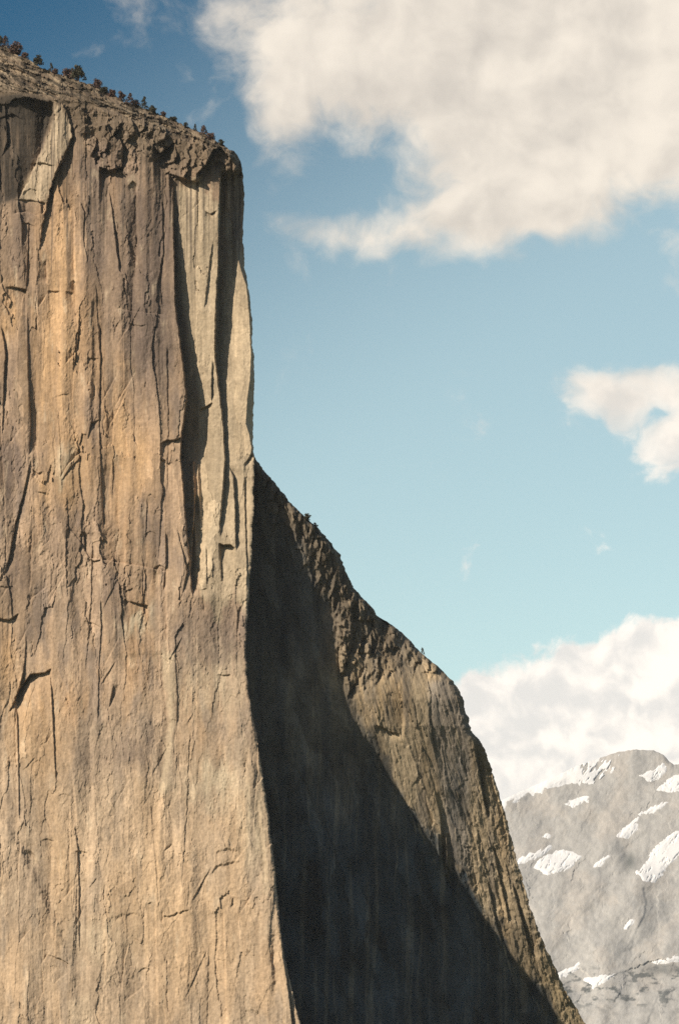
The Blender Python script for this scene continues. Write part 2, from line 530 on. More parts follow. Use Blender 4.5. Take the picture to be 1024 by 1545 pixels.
    ridge = curve([(347, 262), (351, 335), (353, 350), (358, 385), (364, 410), (372, 432), (376, 470), (379, 530), (377, 575), (373, 605), (371, 640),
                   (376, 655), (381, 680), (384, 692), (470, 730)], py, 0, 1)
    F -= 1.7 * np.maximum(0, px - ridge) * (py < 720)
    F = step(F, px, py, [(348, 335, 0), (351, 345, 3), (349, 370, 4), (352, 390, 1)], 10, -1)
    # flake on the bright pillar
    F = step(F, px, py, [(322, 360, 1), (316, 400, 3), (312, 440, 3), (308, 470, 1)], 30)
    F = roof(F, px, py, [(310, 318, 2), (318, 324, 5), (326, 318, 2)], 10)
    F = step(F, px, py, [(321, 540, 2), (320, 560, 4), (319, 609, 5)], 14)
    F = roof(F, px, py, [(302, 618, 4), (310, 614, 6), (320, 608, 6)], 18)
    F = roof(F, px, py, [(276, 327, 1), (292, 316, 2), (304, 302, 2)], 5, -1)
    # blades and slots below the corner
    F = blade(F, px, py, [(291, 696, 10), (293, 740, 10), (294, 800, 8), (296, 840, 3)], 5)
    F = blade(F, px, py, [(298, 700, 6), (301, 760, 6), (303, 800, 2)], 4)
    F = blade(F, px, py, [(276, 712, 6), (279, 760, 5), (282, 800, 2)], 4)
    F = step(F, px, py, [(295, 745, 5), (293, 780, 9), (290, 830, 10), (288, 870, 8), (292, 905, 2)], 18)
    F = step(F, px, py, [(344, 700, 1), (352, 718, 6), (355, 760, 7), (356, 820, 6), (357, 835, 2)], 20)
    F = roof(F, px, py, [(331, 820, 8), (338, 822, 13), (348, 822, 13), (354, 826, 9)], 22)
    F = step(F, px, py, [(369, 716, 3), (370, 780, 4), (373, 860, 3), (374, 890, 1)], 7)
    F = roof(F, px, py, [(369, 700, 4), (376, 692, 5), (381, 684, 4)], 10)
    F = step(F, px, py, [(311, 820, 2), (312, 860, 3), (312, 888, 2)], 5)
    F = roof(F, px, py, [(300, 890, 1), (312, 888, 3)], 10)
    F = step(F, px, py, [(333, 825, 2), (334, 870, 4), (337, 885, 1)], 10)
    F = step(F, px, py, [(265, 790, 1), (283, 860, 4), (275, 900, 2)], 8)
    # long corner and flake systems: most catch the sun on their left side, some end in small roofs
    rnd = random.Random(5)
    for _ in range(74):
        x0, y0 = rnd.uniform(-60, 400), rnd.uniform(260, 1520)
        if 255 < x0 < 392 and y0 < 860:
            continue
        ln, tilt = rnd.uniform(50, 240), rnd.gauss(0.0, 0.05)
        lit = rnd.random() < 0.68
        dr = (rnd.uniform(1.6, 4.2) if lit else rnd.uniform(1.0, 2.4)) * (1.0 if y0 < 950 else 0.65)
        y1 = y0 + ln
        F = step(F, px, py, [(x0, y0, dr), (x0 + tilt * ln * .5 + rnd.uniform(-3, 3), y0 + ln * .5, dr), (x0 + tilt * ln, y1, dr * .6)], rnd.uniform(8, 34), -1 if lit else 1, rnd.choice((.7, .7, 1.6, 3.0)), 1.4)
        if rnd.random() < 0.4:
            wd = rnd.uniform(7, 22)
            xa = x0 - wd if lit else x0
            F = roof(F, px, py, [(xa, y0 + rnd.uniform(0, 5), dr * .6), (xa + wd * .5, y0 - rnd.uniform(0, 3), dr), (xa + wd, y0 + rnd.uniform(0, 4), dr * .8)], rnd.uniform(8, 22))
    for _ in range(46):                                              # slanting flakes, rising to the right
        x0, y0 = rnd.uniform(-20, 400), rnd.uniform(420, 1540)
        if 250 < x0 < 392 and y0 < 860:
            continue
        ln = rnd.uniform(10, 34)
        sl = rnd.uniform(0.7, 2.2)
        F = roof(F, px, py, [(x0, y0 + ln * sl * .5, .8), (x0 + ln * .5, y0, rnd.uniform(1.5, 3.2)), (x0 + ln, y0 - ln * sl * .5, .8)], rnd.uniform(6, 16), rnd.choice((-1, -1, 1)), rnd.choice((.7, 1.5)), 2.0)
    # cracks of the west wall
    F = step(F, px, py, [(165, 285, 2), (170, 320, 4), (174, 355, 5), (178, 385, 4), (182, 415, 2)], 7)
    F = step(F, px, py, [(42, 470, 1), (43, 560, 3), (47, 640, 4), (44, 690, 3)], 16, wob=1)
    F = step(F, px, py, [(2, 490, 3), (9, 530, 5), (6, 590, 5), (4, 660, 2)], 12)
    F = step(F, px, py, [(150, 485, 3), (152, 545, 3), (150, 640, 3), (153, 720, 2), (157, 800, 2.5)], 7, wob=1.5)
    F = step(F, px, py, [(121, 474, 2), (118, 510, 4), (112, 560, 2)], 6)
    F = step(F, px, py, [(44, 330, 2), (42, 400, 3), (40, 440, 3)], 10)
    F = step(F, px, py, [(70, 390, 3), (72, 430, 4)], 8, -1)
    F = step(F, px, py, [(120, 300, 2), (128, 320, 3), (126, 360, 2), (134, 400, 1)], 10, wob=1)
    F = step(F, px, py, [(245, 300, 2), (247, 380, 3), (240, 420, 2), (246, 470, 2)], 9, wob=1)
    F = step(F, px, py, [(205, 300, 1), (208, 380, 2), (200, 460, 2), (206, 520, 1)], 12, -1, wob=1)
    F = roof(F, px, py, [(10, 433, 2), (20, 433, 4), (30, 435, 8), (40, 437, 12)], 24, wob=.3)
    F = roof(F, px, py, [(72, 439, 2), (84, 440, 3), (90, 439, 2)], 10)
    F = roof(F, px, py, [(100, 440, 2), (110, 442, 3)], 10)
    F = roof(F, px, py, [(132, 540, 2), (140, 541, 3), (148, 541, 2)], 12)
    F = roof(F, px, py, [(80, 600, .8), (92, 596, 1.4), (104, 594, .8)], 6)
    F = roof(F, px, py, [(243, 670, 3), (252, 664, 7), (262, 664, 6), (275, 660, 6)], 22)
    F = roof(F, px, py, [(132, 665, 2), (138, 638, 3), (150, 634, 2)], 12)
    F = roof(F, px, py, [(92, 720, 2), (104, 700, 3), (122, 682, 3)], 8, -1)
    F = roof(F, px, py, [(94, 724, 2), (106, 706, 3), (124, 688, 2)], 9)
    F = roof(F, px, py, [(50, 708, 3), (58, 715, 5), (64, 712, 2)], 10)
    F = roof(F, px, py, [(56, 742, 2), (70, 744, 3)], 8)
    F = roof(F, px, py, [(176, 466, 2), (200, 470, 1), (220, 472, 2), (248, 475, 2)], 7, -1)
    F = roof(F, px, py, [(196, 488, 2), (212, 492, 3), (220, 490, 1)], 8)
    F = step(F, px, py, [(48, 690, 2), (36, 745, 5), (24, 790, 7), (14, 845, 6), (5, 870, 2)], 9)
    F = step(F, px, py, [(49, 800, 2), (48, 870, 2), (45, 900, 1)], 16, -1)
    # the broken horizontal band
    F = roof(F, px, py, [(60, 770, 2), (100, 790, 2), (120, 815, 3), (135, 842, 4), (165, 846, 4), (195, 852, 4), (215, 855, 3), (248, 862, 3)], 8, -1)
    F = roof(F, px, py, [(133, 842, 3), (143, 847, 6), (153, 844, 3)], 8)
    F = step(F, px, py, [(105, 800, 2), (127, 805, 4), (128, 835, 4)], 12)
    F = step(F, px, py, [(250, 800, 3), (251, 850, 4), (246, 895, 3)], 10)
    F = step(F, px, py, [(216, 855, 1), (215, 905, 2)], 5)
    F = roof(F, px, py, [(188, 905, 3), (197, 908, 5), (210, 911, 7), (223, 914, 6)], 16)
    F = roof(F, px, py, [(189, 892, 3), (200, 888, 3)], 8)
    F = roof(F, px, py, [(0, 884, 2), (12, 886, 2), (20, 884, 1)], 8)
    F = roof(F, px, py, [(-20, 934, 4), (0, 933, 6), (14, 936, 7), (28, 926, 4)], 16)
    F = roof(F, px, py, [(45, 906, 2), (55, 898, 3), (70, 886, 2)], 9, -1)
    # the black hook
    F = step(F, px, py, [(40, 950, 1), (38, 1000, 3), (32, 1030, 8), (22, 1060, 6), (10, 1080, 1)], 22)
    F = roof(F, px, py, [(24, 1052, 8), (34, 1034, 14), (46, 1018, 13), (58, 1016, 10), (68, 1015, 8), (77, 1009, 5)], 24)
    F = step(F, px, py, [(76, 1010, 2), (79, 1060, 4), (82, 1120, 4), (85, 1180, 2)], 9)
    F = step(F, px, py, [(24, 1070, 3), (26, 1160, 4), (27, 1230, 4), (28, 1255, 2)], 14, -1)
    F = step(F, px, py, [(26, 1070, 3), (28, 1120, 3), (30, 1240, 2)], 8)
    F = step(F, px, py, [(152, 900, 2), (153, 950, 3), (150, 1000, 2), (148, 1090, 2)], 9, wob=1.5)
    F = roof(F, px, py, [(128, 936, 2), (145, 942, 3), (152, 946, 1)], 7)
    F = step(F, px, py, [(82, 1000, 1), (100, 1040, 2), (112, 1080, 3), (118, 1130, 1)], 18, -1)
    F = step(F, px, py, [(172, 1030, 3), (165, 1070, 4)], 7)
    # pale leaning strips, lower wall
    F = step(F, px, py, [(243, 980, 3), (252, 1040, 5), (258, 1090, 5), (250, 1160, 5), (240, 1230, 4), (234, 1290, 1)], 30, -1, w=6)
    F = step(F, px, py, [(264, 980, 1), (268, 1050, 2), (266, 1120, 1)], 20)
    F = step(F, px, py, [(206, 920, 2), (205, 970, 3), (212, 1040, 1)], 14, -1, w=3)
    F = step(F, px, py, [(-30, 1190, 3), (0, 1225, 4), (40, 1290, 5), (80, 1375, 5), (104, 1440, 5), (106, 1470, 3)], 30, w=9, wob=4)
    F = step(F, px, py, [(45, 1280, 2), (52, 1290, 5), (60, 1310, 2)], 12, -1)
    F = step(F, px, py, [(112, 1240, 1), (117, 1270, 2), (120, 1350, 3), (119, 1400, 2), (121, 1440, 1)], 9)
    F = roof(F, px, py, [(70, 1440, 1), (90, 1446, 4), (104, 1454, 6)], 14)
    F = step(F, px, py, [(106, 1530, 2), (110, 1560, 3)], 10, -1)
    F = roof(F, px, py, [(165, 1385, 1), (200, 1378, 2), (220, 1382, 1)], 10, w=2, wob=4)
    F = step(F, px, py, [(196, 1420, 2), (188, 1450, 3), (184, 1500, 2)], 12, -1)
    F = roof(F, px, py, [(246, 1384, 2), (262, 1380, 3), (284, 1372, 2)], 10, wob=3)
    F = step(F, px, py, [(247, 1372, 2), (246, 1395, 3)], 7, -1)
    F = roof(F, px, py, [(326, 1287, 2), (340, 1281, 3), (358, 1284, 2)], 12, w=2.5, wob=3)
    F = roof(F, px, py, [(316, 1322, 1), (328, 1306, 3), (345, 1303, 3), (362, 1300, 2)], 14, w=2.5, wob=3)
    F = step(F, px, py, [(390, 1205, 2), (394, 1250, 4), (400, 1300, 4), (402, 1340, 1)], 12, -1, w=3)
    F = step(F, px, py, [(352, 1352, 2), (348, 1370, 3)], 8)
    F = step(F, px, py, [(360, 1375, 2), (362, 1420, 2)], 10, -1)
    F = step(F, px, py, [(414, 1400, 2), (410, 1440, 3), (414, 1480, 3), (410, 1510, 1)], 10, w=3, wob=3)
    F = step(F, px, py, [(424, 1400, 1), (427, 1440, 5), (436, 1500, 8), (441, 1545, 9), (455, 1640, 6)], 7)
    F = step(F, px, py, [(362, 900, 2), (365, 920, 3), (358, 960, 3), (360, 975, 1)], 10, -1, w=2)
    F = step(F, px, py, [(330, 955, 2), (334, 980, 3), (328, 1000, 1)], 10, -1, w=2)
    F = step(F, px, py, [(308, 895, 2), (310, 920, 4), (312, 930, 1)], 9, -1, w=2)
    F = roof(F, px, py, [(330, 1018, 2), (338, 1019, 3), (348, 1018, 2)], 8)
    F = step(F, px, py, [(376, 1120, 1), (373, 1160, 3), (372, 1190, 1)], 12, -1, w=2)
    return F


def cliff_color(px, py, F):
    c = np.zeros(px.shape + (3,)) + np.array((0.435, 0.310, 0.205))
    wx = px + 6 * fbm(px / 40, py / 90, 3, 0.5, 140)
    _, va = facets((px + 7 * fbm(px / 70, py / 260, 2, 0.5, 40)) / 30 + 0.26 * fbm(px / 34, py / 120, 3, .55, 61), py / 170 + 0.40 * fbm(px / 20, py / 50, 4, .6, 62), 70)
    _, vc = facets(wx / 12 + .5 * fbm(px / 12, py / 22, 4, .62, 163), py / 32 + px / 70 + .5 * fbm(px / 12, py / 18, 4, .62, 164), 180)
    # warm iron staining
    w = sstep(fbm(wx / 55, py / 260, 4, 0.55, 101), -0.10, 0.45)
    w = np.clip(w + 0.7 * ellipse(px, py, 92, 460, 30, 160) + 0.5 * ellipse(px, py, 100, 330, 22, 70) + .6 * ellipse(px, py, 200, 700, 60, 160)
                + .6 * ellipse(px, py, 85, 700, 30, 70) + .5 * ellipse(px, py, 270, 1450, 60, 120) + .5 * ellipse(px, py, 215, 990, 25, 60)
                - .6 * ellipse(px, py, 320, 960, 70, 80) - .5 * ellipse(px, py, 210, 400, 50, 120), 0, 1)
    c = mixc(c, (0.470, 0.295, 0.158), 0.62 * w)
    # grey patches
    gr = sstep(fbm(wx / 40 + 9, py / 150, 4, 0.6, 102), 0.0, 0.5)
    gr = np.clip(gr + .7 * ellipse(px, py, 215, 480, 45, 90) + .6 * ellipse(px, py, 135, 660, 20, 60) + .7 * ellipse(px, py, 330, 970, 60, 60)
                 + .5 * ellipse(px, py, 25, 720, 30, 60) + .4 * ellipse(px, py, 90, 880, 50, 40) + .5 * ellipse(px, py, 160, 1130, 50, 60)
                 + .4 * ellipse(px, py, 40, 1300, 50, 80) - .5 * ellipse(px, py, 90, 520, 40, 130), 0, 1)
    c = mixc(c, (0.255, 0.195, 0.150), 0.80 * gr)
    c = mixc(c, (0.225, 0.155, 0.105), 0.42 * (1 - sstep(py + 90 * fbm(px / 22, py / 120, 4, .6, 153), 380, 760)))
    # mineral zones of the wall: desert varnish, iron stain, fresh scars
    zx, zy = px + 14 * fbm(px / 24, py / 60, 4, 0.6, 150), py + 40 * fbm(px / 20, py / 60, 4, 0.6, 151)
    zn = 1 + 0.9 * fbm(px / 9, py / 80, 4, 0.6, 152)
    for colr, zones in (
        ((0.190, 0.140, 0.108), ((225, 480, 44, 110, .85), (235, 360, 28, 70, .7), (215, 330, 40, 50, .6), (150, 380, 18, 60, .6), (30, 380, 16, 70, .6), (20, 700, 24, 60, .75),
                                 (15, 560, 12, 60, .5), (135, 650, 16, 45, .7), (110, 800, 60, 40, .4), (25, 870, 20, 50, .5), (165, 900, 25, 60, .5), (205, 1130, 40, 40, .55),
                                 (130, 1160, 22, 40, .6), (335, 960, 40, 55, .55), (30, 1210, 20, 30, .5), (60, 1330, 22, 60, .4), (20, 1380, 25, 40, .45), (310, 1200, 20, 30, .6),
                                 (190, 1480, 50, 40, .4), (245, 770, 18, 60, .4), (150, 250, 60, 45, .5), (195, 560, 20, 60, .4))),
        ((0.54, 0.350, 0.190), ((85, 520, 36, 120, .7), (110, 690, 26, 60, .7), (180, 640, 14, 110, .6), (205, 690, 26, 50, .6), (15, 470, 15, 40, .6), (60, 740, 12, 30, .6),
                                (60, 1100, 40, 80, .5), (10, 1000, 14, 60, .6), (220, 1350, 60, 120, .45), (300, 1420, 60, 80, .5), (95, 1300, 22, 80, .5), (95, 360, 16, 90, .6))),
        ((0.60, 0.49, 0.335), ((207, 940, 18, 16, .8), (330, 1180, 55, 28, .6), (380, 1250, 20, 60, .5), (150, 1420, 40, 30, .4), (100, 700, 14, 18, .6), (320, 1030, 50, 50, .35)))):
        for cx, cy, rx, ry, wz in zones:
            c = mixc(c, colr, np.clip(1.35 * wz * ellipse(zx, zy, cx, cy, rx, ry) * zn, 0, 0.95))
    c = mixc(c, (0.53, 0.41, 0.275), 0.42 * sstep(py + 120 * fbm(px / 40, py / 90, 4, .6, 154), 950, 1250))
    # clean pale granite: the pillars, scars
    pale = np.clip(poly_mask(px + 8 * fbm(px / 16, py / 24, 4, .6, 162), py + 30 * fbm(px / 16, py / 40, 4, .6, 165), [(266, 275), (300, 270), (332, 300), (332, 520), (345, 330), (384, 440), (386, 850), (375, 930), (350, 890), (330, 940), (300, 880), (300, 600), (270, 420)], 5), 0, 1)
    c = mixc(c, (0.47, 0.375, 0.25), 0.8 * pale)
    qx, qy = px + 6 * fbm(px / 16, py / 24, 4, .6, 160), py + 8 * fbm(px / 16, py / 24, 4, .6, 161)
    pale2 = np.clip(poly_mask(qx, qy, [(82, 150), (108, 182), (110, 208), (84, 258), (70, 306), (26, 302), (52, 248), (66, 222), (80, 176)], 4)
                    + poly_mask(qx, qy, [(245, 985), (262, 985), (266, 1085), (252, 1200), (240, 1200), (255, 1085)], 4)
                    + .8 * poly_mask(qx, qy, [(385, 1200), (396, 1200), (406, 1350), (398, 1350)], 3)
                    + .5 * poly_mask(px, py, [(105, 1510), (135, 1500), (145, 1560), (105, 1560)], 5), 0, 1)
    c = mixc(c, (0.52, 0.41, 0.275), 0.8 * pale2)
    pl = sstep(fbm(wx / 16, py / 60, 4, 0.6, 103), 0.25, 0.7)
    c = mixc(c, (0.56, 0.44, 0.30), 0.5 * pl)
    # black water streaks, thin and vertical
    top = 1 - sstep(py, 260, 620)
    s1 = sstep(fbm(px / 7, py / 260, 4, 0.6, 104) + 0.5 * top, 0.45, 0.95)
    c = mixc(c, (0.090, 0.072, 0.058), np.clip(0.80 * s1 * (0.35 + 0.65 * top), 0, 1))
    # weathered, lichened summit and cap
    rim = curve(RIM, px)
    cap = sstep(rim + 55 - py, -20, 30)
    c = mixc(c, (0.165, 0.125, 0.085), 0.82 * cap * (1 - pale2))
    ab = sstep(rim - py, -4, 10)
    ca, sa = math.cos(0.42), math.sin(0.42)
    pu, pv = px * ca + py * sa, -px * sa + py * ca
    scrub = sstep(fbm(pu / 26, pv / 6, 4, 0.6, 106), 0.0, 0.35)
    slabs = sstep(fbm(pu / 40, pv / 4.5, 3, 0.6, 108), -0.1, 0.25)
    c = mixc(c, (0.34, 0.265, 0.175), 0.65 * ab * slabs)
    c = mixc(c, (0.055, 0.044, 0.030), 0.9 * ab * sstep(fbm(pu / 26, pv / 6, 4, 0.6, 106), -0.12, 0.25))
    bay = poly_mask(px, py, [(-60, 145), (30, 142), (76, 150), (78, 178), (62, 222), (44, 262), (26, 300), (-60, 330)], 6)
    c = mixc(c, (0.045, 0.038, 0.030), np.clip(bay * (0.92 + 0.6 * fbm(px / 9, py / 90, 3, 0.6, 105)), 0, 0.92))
    # mottling
    mt = fbm(px / 6, py / 14, 5, 0.65, 107)
    mv = fbm(px / 3.5, py / 120, 4, 0.6, 109)
    c = c * (1 + 0.36 * (va - .5)[..., None]) * (1 + 0.22 * (vc - .5)[..., None])
    c = c * (1 + 0.24 * mt[..., None] + 0.10 * mv[..., None])
    return np.clip(c, 0.03, 0.8)


def cliff_point(px, py, F):
    Y = EDGE_Y + (380.0 - px) * M * 0.268 - M * F
    return (px - HX) / FPX * Y, Y, (HY - py) / FPX * Y


def build_cliff():
    rows = np.concatenate([np.linspace(0, 1, 1500, endpoint=False) * 1545.0, np.linspace(1545, 1906, 150)])
    colsL = np.linspace(-1.0, -0.03, 120)
    colsM = np.linspace(-0.03, 1.0, 560)[1:]
    s = np.concatenate([colsL, colsM])
    # rows run from the skyline (t = 0) down; columns from beyond the frame's left to the prow
    t = np.concatenate([np.linspace(0, 1560, 1560), np.linspace(1560, 1910, 120)[1:]]) / 1910.0
    T, S = np.meshgrid(t, s, indexing='ij')
    # first guess of the columns to get each one's skyline, then rows, then the prow at that row
    px = 365.0 * S
    sky0 = curve(SKY, px) + 1.6 * fbm(px / 5.0, px * 0, 4, 0.65, 21) + 3.0 * terr(fbm(px / 16.0, px * 0 + 3, 3, 0.6, 25), 3, 0.12) + 1.2 * gnoise(px / 2.0, px * 0 + 4, 22)
    py = sky0 + (1906.0 - sky0) * T
    for _ in range(3):
        prow = curve(NOSE, py, 0, 1) + 1.3 * fbm(py / 12.0, py * 0, 5, 0.65, 23) + 2.2 * terr(fbm(py / 26.0, py * 0 + 5, 3, 0.6, 24), 3, 0.12)
        blend = np.where(S > 0, S ** 1.0, S)
        px = np.where(S > 0, prow * S, 365.0 * S)
        sky0 = curve(SKY, px) + 1.6 * fbm(px / 5.0, px * 0, 4, 0.65, 21) + 3.0 * terr(fbm(px / 16.0, px * 0 + 3, 3, 0.6, 25), 3, 0.12) + 1.2 * gnoise(px / 2.0, px * 0 + 4, 22)
        py = sky0 + (1906.0 - sky0) * T
    F = cliff_relief(px, py)
    # the outermost band rolls off at the prow
    ed = np.maximum(0, 1 - (prow - px) / 5.0)
    F -= np.where(S > 0, 3.5 * ed ** 2, 0)
    col = cliff_color(px, py, F)
    X, Y, Z = cliff_point(px, py, F)
    grid = dict(px=px, py=py, X=X, Y=Y, Z=Z)
    # hidden side behind the prow and plateau behind the skyline, so the rock is a solid body
    nb = 14
    su, sv = px * M, -py * M
    bx, by, bz, bc, bu, bv = [X], [Y], [Z], [col], [su], [sv]
    for k in range(1, nb + 1):
        d = 260.0 * (k / nb) ** 1.4
        y2 = Y[:, -1:] + d
        bx.append(X[:, -1:] - 0.10 * d + 0 * y2)
        by.append(y2)
        bz.append(Z[:, -1:] + 0 * y2)
        bc.append(col[:, -1:] * 0.8)
        bu.append(su[:, -1:] + d)
        bv.append(sv[:, -1:])
    X, Y, Z = np.concatenate(bx, 1), np.concatenate(by, 1), np.concatenate(bz, 1)
    col = np.concatenate(bc, 1)
    su, sv = np.concatenate(bu, 1), np.concatenate(bv, 1)
    tx, ty, tz, tcl, tu, tv = [], [], [], [], [], []
    for k in range(10, 0, -1):
        d = 700.0 * (k / 10) ** 1.6
        tx.append(X[:1] - 0.25 * d)
        ty.append(Y[:1] + d)
        tz.append(Z[:1] + 0.06 * d)
        tcl.append(col[:1])
        tu.append(su[:1])
        tv.append(sv[:1] + d)
    X, Y, Z = (np.concatenate(q + [a], 0) for q, a in ((tx, X), (ty, Y), (tz, Z)))
    col = np.concatenate(tcl + [col], 0)
    me = grid_mesh('cliff', X, Y, Z, col, None, (np.concatenate(tu + [su], 0), np.concatenate(tv + [sv], 0)))
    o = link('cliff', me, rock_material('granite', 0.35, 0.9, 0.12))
    o['kind'] = 'structure'
    o['label'] = 'tall tan granite cliff with a sunlit face, dark water streaks and a sharp shadowed prow'
    o['category'] = 'cliff'
    return grid


# ------------------------------------------------------------------ the receding side wall
def shadow_sheet(px, py):
    """depth at which a line of sight meets the sheet of shadow thrown back by the prow"""
    Y = np.full(px.shape, 2800.0)
    k = hx / hy
    for _ in range(8):
        z = (HY - py) / FPX * Y
        ze = z + hz * (Y - EDGE_Y) / hy
        pe = np.clip(HY - ze / EDGE_Y * FPX, 245, 1900)
        xe = (curve(NOSE, pe, 0, 1) - HX) / FPX * EDGE_Y
        Y = (k * EDGE_Y - xe) / (k - (px - HX) / FPX)
    return Y


def build_side_wall():
    nr, nc = 900, 560
    t = np.linspace(0, 1, nr)
    pyc = np.concatenate([np.linspace(585, 1560, 800), np.linspace(1560, 1906, 101)[1:]])
    s = np.linspace(0, 1, nc)
    PY, S = np.meshgrid(pyc, s, indexing='ij')
    rim = curve(WRIM, PY, 0, 1) + 1.6 * fbm(PY / 8.0, PY * 0 + 2, 4, 0.65, 31) + 2.5 * terr(fbm(PY / 16.0, PY * 0 + 7, 3, 0.6, 32), 3, 0.1)
    lef = np.minimum(curve(NOSE, PY, 0, 1) - 34.0, rim - 8.0)
    px = lef + (rim - lef) * S
    py = PY
    sh = curve(WSHADOW, py, 0, 1)
    d = px - sh                                                     # right of the shadow line: lit
    Y = np.maximum(shadow_sheet(px, py), EDGE_Y + 30.0 + 0.9 * np.maximum(0, curve(NOSE, py, 0, 1) - px))
    lit = np.maximum(d, 0)
    dark = np.maximum(-d, 0)
    cl = 0.27 + 0.59 * sstep(py, 930, 1060) + 0.34 * sstep(py, 1230, 1400)
    F = cl * lit + 2.0 * sstep(d, -2, 6) - 42.0 * (1 - np.exp(-dark / 70.0)) - 0.16 * np.minimum(dark, 12)
    wx = px + 6 * fbm(px / 40, py / 120, 3, 0.5, 240)
    litm = sstep(d, -25, 5)
    ca, sa = math.cos(1.28), math.sin(1.28)                        # structure leans down to the right
    pu, pv = px * ca + py * sa, -px * sa + py * ca
    F += litm * (1.3 * fbm(pv / 30, pu / 160, 4, 0.55, 201) + 2.0 * terr(fbm(pv / 18 + .5, pu / 110, 3, 0.55, 202), 3, 0.12))
    F += (1 - litm) * 4.0 * fbm(wx / 50, py / 300, 3, 0.5, 203)
    F += (0.2 + 0.35 * litm) * ridged(pv / 8, pu / 90, 4, 0.6, 204)
    F += 0.45 * fbm(px / 8, py / 14, 5, 0.62, 205)
    fw, vw = facets(pv / 17 + .3 * fbm(px / 16, py / 40, 4, .6, 261), pu / 70 + .4 * fbm(px / 16, py / 30, 4, .6, 262), 280)
    fy, vy = facets(pv / 7, pu / 26 + .4 * fbm(px / 10, py / 16, 3, .6, 263), 281)
    F += (1.0 + 1.2 * litm) * fw + (.3 + .8 * litm) * fy
    # broken ledges along the upper rim
    toR = rim - px
    ledge = np.exp(-(np.maximum(toR, 0) / 60.0) ** 2) * (1 - sstep(py, 985, 1050)) + poly_mask(px, py, [(505, 880), (560, 905), (600, 950), (600, 1010), (560, 1030), (530, 1050), (508, 1000)], 10)
    ledge = np.clip(ledge, 0, 1)
    vb, tb = cells(px / 11 + py / 40 + 0.3 * fbm(px / 12, py / 12, 3, .6, 265), py / 26 + 0.5 * fbm(px / 12, py / 12, 2, .5, 266), 290)
    vc, _ = cells(px / 6, py / 9 + 0.4 * fbm(px / 9, py / 9, 2, .5, 267), 291)
    wq = 0.15 * fbm(px / 8, py / 12, 4, .65, 268)
    F += ledge * (9.0 * facets(px / 13 + py / 60 + wq, py / 34 + wq, 293)[0] + 4.5 * facets(px / 6 + wq, py / 14 + wq, 294)[0] + 4.0 * (vb - 0.5))
    # rough gully strip low on the right
    strip = poly_mask(px, py, [(705, 1095), (735, 1130), (775, 1270), (815, 1400), (890, 1545), (860, 1560), (790, 1470), (740, 1390), (690, 1320), (690, 1270), (715, 1220)], 12)
    F += strip * (2.6 * terr(ridged(pv / 13, pu / 75, 3, 0.55, 206), 3, .2) + 2.0 * (vc - 0.5))
    # smooth dark slab turned away from the sun
    slab = poly_mask(px, py, [(646, 1030), (672, 1020), (706, 1080), (712, 1150), (706, 1240), (712, 1320), (700, 1360), (684, 1320), (662, 1180), (650, 1110)], 8)
    F -= slab * 0.0
    xs = curve([(652, 1010), (655, 1100), (664, 1180), (690, 1290), (706, 1370)], py, 0, 1)
    F -= 0.24 * np.maximum(0, np.minimum(px - xs, 40)) * sstep(py, 1000, 1060) * (1 - sstep(py, 1330, 1400))
    F = step(F, px, py, [(650, 1035, 1), (648, 1080, 2), (652, 1110, 3), (658, 1150, 1)], 12, wob=3)
    F = step(F, px, py, [(655, 1190, 1), (664, 1230, 6), (668, 1300, 7), (676, 1350, 3)], 24)
    F = step(F, px, py, [(715, 1120, 3), (722, 1160, 8), (730, 1210, 8), (738, 1240, 3)], 14)
    F = step(F, px, py, [(742, 1270, 3), (752, 1320, 7), (764, 1370, 6), (768, 1400, 2)], 12)
    F = step(F, px, py, [(772, 1330, 3), (782, 1370, 8), (795, 1420, 8), (806, 1450, 2)], 12)
    F = step(F, px, py, [(735, 1330, 3), (748, 1390, 6), (762, 1440, 2)], 12)
    F = roof(F, px, py, [(566, 1096, 2), (578, 1098, 5), (588, 1104, 6), (602, 1108, 2)], 10, wob=3)
    F = roof(F, px, py, [(570, 930, 6), (582, 938, 9), (590, 948, 3)], 24)
    F = step(F, px, py, [(606, 1040, 2), (610, 1080, 4), (606, 1120, 2)], 20, -1, w=3, wob=2)
    F = blade(F, px, py, [(672, 1255, 4), (674, 1290, 10), (672, 1320, 8)], 4)
    F = blade(F, px, py, [(660, 1258, 4), (662, 1290, 8), (660, 1310, 4)], 3)
    F = blade(F, px, py, [(440, 772, 4), (445, 800, 9), (449, 828, 5)], 7)
    # free-standing blocks that stand out of the shadow
    for (cx, cy, rx, ry, h) in ((520, 935, 10, 24, 9), (520, 973, 8, 15, 8), (553, 920, 11, 16, 8), (517, 1003, 4, 12, 7), (548, 978, 9, 7, 6), (583, 962, 18, 16, 5)):
        F += h * sstep(1.25 - np.maximum(np.abs(px - cx - 2 * fbm(py / 7, py * 0 + cx, 2, .5, 7)) / rx, np.abs(py - cy) / ry), 0.0, 0.4)
    # rolls off at the rim
    F -= 14.0 * np.clip(1 - toR / 13.0, 0, 1) ** 2 * (0.3 + 0.7 * (1 - sstep(py, 1080, 1200)))
    X0 = (px - HX) / FPX * Y
    Yw = Y - M * F
    X, Z = (px - HX) / FPX * Yw, (HY - py) / FPX * Yw
    # colour: brownish rock, sunlight painted in as warmer tone right of the shadow line
    c = np.zeros(px.shape + (3,)) + np.array((0.35, 0.275, 0.18))
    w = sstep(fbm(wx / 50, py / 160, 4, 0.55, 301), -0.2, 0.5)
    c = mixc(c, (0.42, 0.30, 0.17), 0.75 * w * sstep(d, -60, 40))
    c = mixc(c, (0.17, 0.148, 0.122), 0.65 * sstep(fbm(wx / 22, py / 190, 4, 0.6, 302), 0.0, 0.5))
